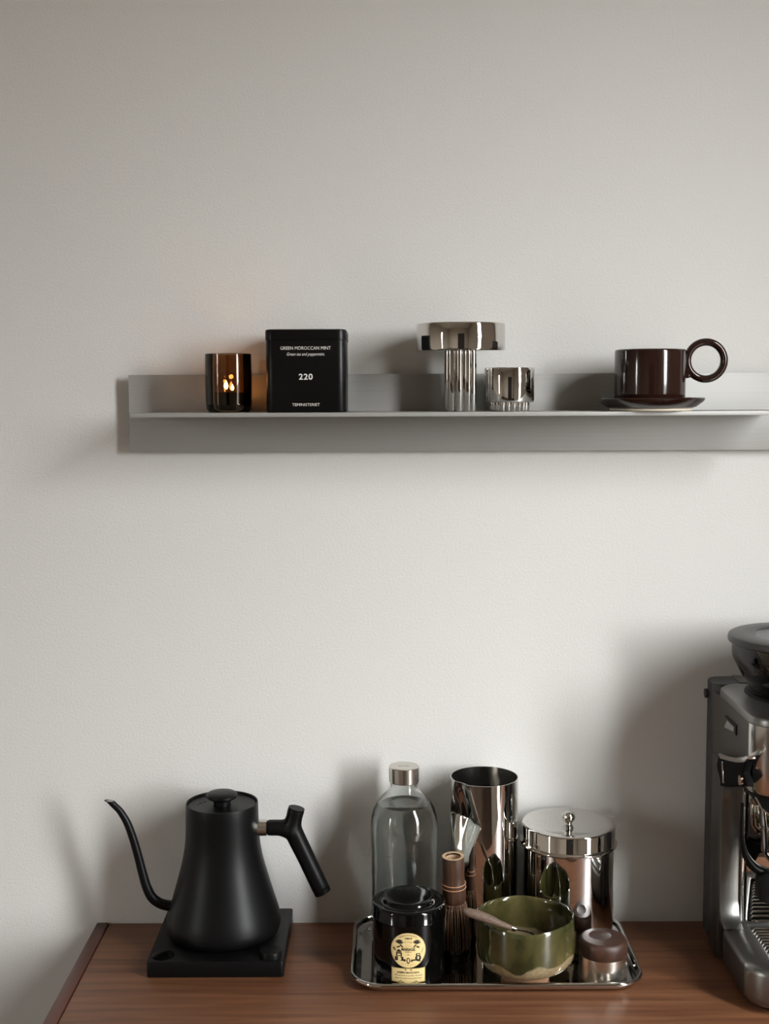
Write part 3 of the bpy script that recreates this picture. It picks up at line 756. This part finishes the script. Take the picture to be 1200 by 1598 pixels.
# ---------------------------------------------------------------- tea bowl
bw = thing('tea_bowl', 'hand-thrown olive green glazed tea bowl with a bare clay foot', 'bowl', (0.1818, -0.1802, TF))
cx, cy = 0.1818, -0.1802
def wob(r, a, z):
    k = min(1, r / 0.05)
    return r * (1 + k * (0.010 * sin(2 * a + 0.6) + 0.007 * sin(3 * a + 1.0)))
bz = 0.8040
prof = [(0.026, bz + 0.0150), (0.036, bz + 0.0145), (0.047, bz + 0.0170), (0.0565, bz + 0.0230), (0.0618, bz + 0.0305), (0.0634, bz + 0.0395), (0.0632, bz + 0.0500), (0.0627, bz + 0.0650), (0.0624, bz + 0.0780),
        (0.0620, bz + 0.0838), (0.0608, bz + 0.0852), (0.0594, bz + 0.0846), (0.0586, bz + 0.0800), (0.0590, bz + 0.0640), (0.0596, bz + 0.0480), (0.0588, bz + 0.0380), (0.0540, bz + 0.0290), (0.044, bz + 0.0225), (0.026, bz + 0.0195), (0, bz + 0.0188)]
def bowl_mesh():
    me = lathe([(0, bz + 0.0148)] + prof, cx, cy, 128, fn=wob)
    for v in me.vertices:
        if v.co.z > bz + 0.06:
            a = math.atan2(v.co.y - cy, v.co.x - cx)
            v.co.z += (v.co.z - bz - 0.06) / 0.025 * (0.0012 * sin(2 * a + 2.0) + 0.0008 * sin(5 * a))
    return me
link('bowl', bowl_mesh(), 'glaze', bw, smooth=70)
link('foot', lathe([(0, bz + 0.0152), (0.0305, bz + 0.0156), (0.0316, bz + 0.0105), (0.0314, bz + 0.0010), (0.0306, bz - 0.0014), (0.0275, bz - 0.0014), (0.0265, bz + 0.0020), (0.0258, bz + 0.0060), (0, bz + 0.0065)], cx, cy, 96, fn=lambda r, a, z: r * (1 + 0.012 * sin(3 * a))), 'foot', bw, label='bare orange clay foot')

# ---------------------------------------------------------------- small spoon lying on the bowl rim
s_ = thing('tasting_spoon', 'small spoon with a rounded pale wooden handle resting on the bowl rim', 'spoon', (0.125, -0.225, 0.9000))
A = Vector((0.0975, -0.2240, 0.9130)); B = Vector((0.1610, -0.2225, 0.8880))
pts = [A + (B - A) * q for q in (0, 0.04, 0.12, 0.3, 0.5, 0.75, 0.95, 1.0)]
pts[3] += Vector((0, 0, .0006)); pts[4] += Vector((0, 0, .0008))
link('handle', tube(spline(pts, 4), lerp_list([0.0022, 0.0040, 0.0054, 0.0062, 0.0058, 0.0042, 0.0032, 0.0028], 4), 20), 'spoonwood', s_, smooth=70, label='rounded wooden handle')
link('collar', tube([B - (B - A).normalized() * 0.002, B + (B - A).normalized() * 0.0025], 0.0033, 20), 'chrome', s_)
link('blade', tube(spline([B, (0.1700, -0.2195, 0.8845), (0.1830, -0.2140, 0.8790), (0.1930, -0.2060, 0.8660), (0.1985, -0.2000, 0.8520), (0.2020, -0.1960, 0.8400)], 5), lerp_list([0.0014, 0.0013, 0.0013, 0.0028, 0.0050, 0.0018], 5), 14, flat=0.5), 'chrome', s_, smooth=70)

# ---------------------------------------------------------------- small jar with wooden lid
j = thing('spice_jar', 'small low steel jar with a dark wooden lid at the tray front right', 'jar', (0.2840, -0.1755, TF))
cx, cy = 0.2838, -0.1755
link('body', lathe([(0, TF + 0.0002), (0.0300, TF + 0.0002), (0.0313, TF + 0.0012), (0.0313, 0.8345), (0, 0.8345)], cx, cy, 96), 'cap', j)
def jar_lid():
    prof = [(0, 0.8340), (0.0306, 0.8340), (0.0316, 0.8348), (0.0318, 0.8480), (0.0312, 0.8512), (0.0298, 0.8538), (0.0275, 0.8555)]
    prof += [(0.0275 - 0.00055 * i, 0.8555 + 0.0016 * sin(i / 49 * pi / 2)) for i in range(1, 50)] + [(0, 0.8571)]
    me = lathe(prof, cx, cy, 128)
    for v in me.vertices:
        q = sqrt((v.co.x - cx + 0.0035) ** 2 + (v.co.y - cy - 0.0030) ** 2) / 0.0145
        if v.co.z > 0.853 and q < 1: v.co.z -= 0.0034 * (1 - q * q) ** 0.8
    return me
link('lid', jar_lid(), 'jarwood', j, smooth=60, label='dark wooden lid with a shallow thumb hollow')

# ---------------------------------------------------------------- espresso machine with grinder
E = thing('espresso_machine', 'brushed steel espresso machine with a bean hopper at the right end of the sideboard', 'coffee machine', (0.605, -0.16, CT))
x0, x1 = 0.445, 0.765
zt = 1.1715
link('rear_shell', rr_box(x0 + 0.001, x1 - 0.001, -0.0890, -0.0380, 0.016, CT + 0.012, zt - 0.001, 0.003), 'rubber', E, label='dark grey rear housing')
def c_panel(xa, xb):
    P = [(-0.0885, CT + 0.004), (-0.1300, CT + 0.004), (-0.1300, 0.8590), (-0.165, 0.8600), (-0.152, 0.8640), (-0.1435, 0.8740), (-0.1405, 0.8900), (-0.1400, 1.0250), (-0.1420, 1.0400), (-0.150, 1.0500), (-0.235, 1.0770), (-0.0885, 1.0770)]
    return prism(P, 'x', xa, xb, 0.0010, 2)
def paint_shaded_side(o):  # left-facing faces take the steel with shade painted in
    o.data.materials.append(M['shaded_side'])
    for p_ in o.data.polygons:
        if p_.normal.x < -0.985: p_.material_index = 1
paint_shaded_side(link('side_panel', c_panel(x0, x0 + 0.026), 'brushed', E))
link('side_panel', c_panel(x1 - 0.026, x1), 'brushed', E)
def plan(xa, xb, ya, yb, r, n=10):   # ya front, rounded front corners only
    pts = [(xb, yb), (xa, yb)]
    pts += [(xa + r - r * cos(radians(90 * i / n)), ya + r - r * sin(radians(90 * i / n))) for i in range(n + 1)]
    pts += [(xb - r + r * sin(radians(90 * i / n)), ya + r - r * cos(radians(90 * i / n))) for i in range(n + 1)]
    return pts
def plan_loft(ya, yb, r, prof, xa=x0, xb=x1):
    return loft([[(p[0], p[1], z) for p in plan(xa + i, xb - i, ya + i, yb, max(r - i, .001))] for i, z in prof])
head = link('head', plan_loft(-0.2800, -0.0900, 0.034, [(0.002, 1.0760), (0.0, 1.0790), (0.0, zt - 0.0105)]), 'steel', E)
paint_shaded_side(head)
# top frame with a sunken cup area
def frame_mesh():
    n = 10; outer = rrect(x0, x1, -0.2800, -0.0900, 0.034, n); inner = rrect(x0 + 0.044, x1 - 0.03, -0.215, -0.1020, 0.012, n)
    loops = [[(p[0], p[1], z) for p in rrect(x0 + i, x1 - i, -0.2800 + i, -0.0900 - i * 0, 0.034 - i, n)] for i, z in ((0, zt - 0.0100), (0, zt - 0.0040), (0.0015, zt - 0.0010), (0.005, zt))]
    loops += [[(p[0], p[1], z) for p in inner] for z in (zt - 0.0003, zt - 0.009)]
    return loft(loops, False, True)
link('top_frame', frame_mesh(), M['lidgrey'] if False else 'brushed', head)
link('cup_tray', rr_box(x0 + 0.046, x1 - 0.032, -0.213, -0.1040, 0.011, zt - 0.0092, zt - 0.0070, 0.0005), 'blackplastic', head, label='black sunken cup warming tray')
tl = link('tank_lid', rr_box(x0 + 0.036, x1 - 0.036, -0.0860, -0.0420, 0.004, zt - 0.002, zt + 0.0008, 0.0006), 'lidgrey', E, label='grey water tank lid')
link('pivot_screw', tube([(x0 + 0.002, -0.054, 1.150), (x0 - 0.003, -0.054, 1.150)], 0.0065, 24), 'rubber', E)
# column front inner strips and backsplash
link('backsplash', box(x0 + 0.028, x1 - 0.028, -0.1420, -0.1300, 0.850, 1.076, 0.001), 'chrome', E)
link('column_trim', box(x0 + 0.0262, x0 + 0.0300, -0.1445, -0.1300, 0.862, 1.050, 0.0012), 'chrome', E)
link('column_trim', box(x0 + 0.0315, x0 + 0.0345, -0.1450, -0.1300, 0.862, 1.050, 0.0010), 'lacquer', E)
# base
def base_mesh():
    n = 10
    o1 = lambda i, z: [(p[0], p[1], z) for p in rrect(x0 + i, x1 - i, -0.2870 + i, -0.1300, 0.036 - i * 0.5, n)]
    inr = lambda i, z: [(p[0], p[1], z) for p in rrect(x0 + 0.036 + i, x1 - 0.036 - i, -0.2540 + i, -0.1445 - i, 0.004, n)]
    return loft([o1(0.010, CT + 0.0080), o1(0.004, CT + 0.0100), o1(0.0005, CT + 0.0160), o1(0, CT + 0.022), o1(0, 0.8500), o1(0.0012, 0.8555), o1(0.0045, 0.8590), inr(-0.002, 0.8600), inr(0, 0.8585), inr(0, 0.8320)])
ba = link('drip_tray_housing', base_mesh(), 'brushed', E, smooth=50)
paint_shaded_side(ba)
link('foot_plate', rr_box(x0 + 0.016, x1 - 0.016, -0.2700, -0.0450, 0.03, CT + 0.0002, CT + 0.0090, 0.001), 'blackplastic', E)
link('basin', box(x0 + 0.037, x1 - 0.037, -0.2535, -0.1450, 0.8322, 0.8350), 'blackplastic', ba)
gx0, gx1 = x0 + 0.0420, x1 - 0.042
nb = 12
bar = None
for i in range(nb):
    y = -0.1500 - 0.0088 * i
    me = tube([(gx0, y, 0.8500), (gx0 + 0.002, y, 0.8540), (gx1 - 0.002, y, 0.8540), (gx1, y, 0.8500)], 0.0017, 10)
    link('grate_bar', me, 'chrome', ba, smooth=60)
for x in (gx0 - 0.001, gx1 + 0.001):
    link('grate_rail', box(x - 0.002, x + 0.002, -0.2515, -0.1465, 0.8350, 0.8505, 0.0005), 'rubber', ba)
# dark group housing under the head, with a thin bright lower trim
HP = [(0.449, 1.0800), (0.4510, 1.0730), (0.4585, 1.0590), (0.4690, 1.0500), (0.484, 1.0430), (0.505, 1.0390), (0.56, 1.0370), (0.66, 1.0370), (0.72, 1.0430), (0.745, 1.0560), (0.761, 1.0800)]
gh = link('group_housing', prism(HP, 'y', -0.1420, -0.2660, 0.0015, 2), 'blackplastic', E, smooth=40)
link('trim_line', tube([(p[0], -0.2665, p[1] - 0.0004) for p in HP[1:-1]], 0.0011, 10), 'chrome', gh)
link('group_collar', lathe([(0, 1.0390), (0.0350, 1.0390), (0.0350, 1.0180), (0.0330, 1.0150), (0, 1.0150)], 0.5110, -0.205, 64), 'chrome', gh)
# portafilter
pf = link('portafilter', lathe([(0, 1.0155), (0.0320, 1.0155), (0.0325, 1.0120), (0.0315, 0.9820), (0.0250, 0.9700), (0.0100, 0.9640), (0.0090, 0.9500), (0, 0.9500)], 0.5110, -0.205, 64), 'chrome', E, smooth=50)
link('portafilter_handle', tube([(0.5110, -0.2300, 1.0050), (0.5110, -0.2600, 1.0020), (0.5110, -0.3500, 0.9850)], [0.008, 0.0125, 0.0145], 24), 'blackplastic', pf, smooth=50)
link('spout', prism([(0.4740, 0.9460), (0.4800, 0.9560), (0.505, 0.9580), (0.530, 0.9560), (0.545, 0.9460), (0.545, 0.9200), (0.530, 0.9150), (0.524, 0.9330), (0.496, 0.9330), (0.488, 0.9150), (0.4740, 0.9200)], 'y', -0.195, -0.217, 0.003, 3), 'blackplastic', pf)
link('grinder_fork', tube(spline([(0.4550, -0.1980, 1.0420), (0.4545, -0.200, 1.0060), (0.4580, -0.200, 0.9810), (0.4680, -0.200, 0.9625), (0.4830, -0.200, 0.9525), (0.5034, -0.200, 0.9475)], 6), lerp_list([0.0022, 0.0026, 0.0040, 0.0060, 0.0066, 0.006], 6), 16, flat=1.4), 'blackplastic', E, smooth=60)
# lever on the left side of the head
LP = [(-0.1500, 1.0900), (-0.1430, 1.0760), (-0.1463, 1.0690), (-0.1560, 1.0640), (-0.1610, 1.0580), (-0.1600, 1.0520), (-0.2000, 1.0640), (-0.2500, 1.0810), (-0.2790, 1.0900), (-0.2744, 1.0960), (-0.2604, 1.1007), (-0.2682, 1.1150), (-0.2800, 1.1250), (-0.2010, 1.1010)]
lv = link('lever', prism(LP, 'x', x0 - 0.0090, x0 + 0.001, 0.0022, 3), 'soot', E, label='black lever with a bright top')
link('lever_cap', prism([(-0.1560, 1.0950), (-0.1640, 1.0975), (-0.2008, 1.1040), (-0.2362, 1.1131), (-0.2830, 1.1293), (-0.2860, 1.1260), (-0.2682, 1.1160), (-0.2366, 1.1065), (-0.2011, 1.0980), (-0.1640, 1.0900)], 'x', x0 - 0.0110, x0 - 0.0002, 0.0015, 3), 'chrome', lv)
link('lever_button', tube([(x0 - 0.0070, -0.2610, 1.0920), (x0 - 0.0125, -0.2610, 1.0920)], 0.0062, 24), 'copper', lv, label='small round rose coloured button')
link('lever_fold', prism([(-0.171, 1.089), (-0.176, 1.089), (-0.184, 1.064), (-0.179, 1.062)], 'x', x0 - 0.0105, x0 - 0.004, 0.0006, 1), 'steel', lv)
# raised grind mark on the side
link('side_mark', join(prism([(-0.1485, 1.1430), (-0.1545, 1.1450), (-0.2030, 1.1450), (-0.2015, 1.1310), (-0.1965, 1.1320), (-0.1970, 1.1405), (-0.1540, 1.1415)], 'x', x0 - 0.0012, x0 + 0.0005, 0.0002, 1)), 'blackplastic', E)
link('side_mark', prism([(-0.145, 1.1265), (-0.190, 1.1330), (-0.190, 1.1395), (-0.160, 1.1395)], 'x', x0 - 0.0010, x0 + 0.0005, 0.0002, 1), 'greyprint', E)
# bean hopper
hx, hy = 0.5450, -0.1480
hp = link('hopper', lathe([(0.0700, 1.1705), (0.0700, 1.1860), (0.0715, 1.1880), (0.0780, 1.1960), (0.0895, 1.2180), (0.0905, 1.2230), (0.0905, 1.2380), (0.0885, 1.2380), (0.0885, 1.2230), (0.0760, 1.1970), (0.0680, 1.1870), (0.0680, 1.1705), (0.0700, 1.1705)], hx, hy, 128), 'smoke', E, smooth=40, label='smoke tinted bean hopper')
link('collar', lathe([(0, 1.1640), (0.0735, 1.1640), (0.0735, 1.1720), (0.0720, 1.1745), (0, 1.1745)], hx, hy, 96), 'blackplastic', hp)
link('cone', lathe([(0, 1.1750), (0.0560, 1.1750), (0.060, 1.1850), (0.0830, 1.2170), (0.0855, 1.2230), (0.0860, 1.2370), (0.0850, 1.2370), (0.0845, 1.2235), (0.0560, 1.1840), (0.02, 1.1790), (0, 1.1790)], hx, hy, 96), 'brushed', hp, smooth=40)
hl = link('hopper_lid', lathe([(0.0620, 1.2395), (0.0930, 1.2395), (0.0955, 1.2405), (0.0960, 1.2435), (0.0950, 1.2475), (0.0925, 1.2492), (0.0660, 1.2500), (0.0640, 1.2490), (0.0620, 1.2470), (0.0620, 1.2395)], hx, hy, 128), 'lidgrey', hp, smooth=45, label='dark grey lid ring')
link('lid_window', lathe([(0, 1.2460), (0.0622, 1.2460), (0.0622, 1.2480), (0, 1.2480)], hx, hy, 96), 'clearlid', hl, label='clear round window')
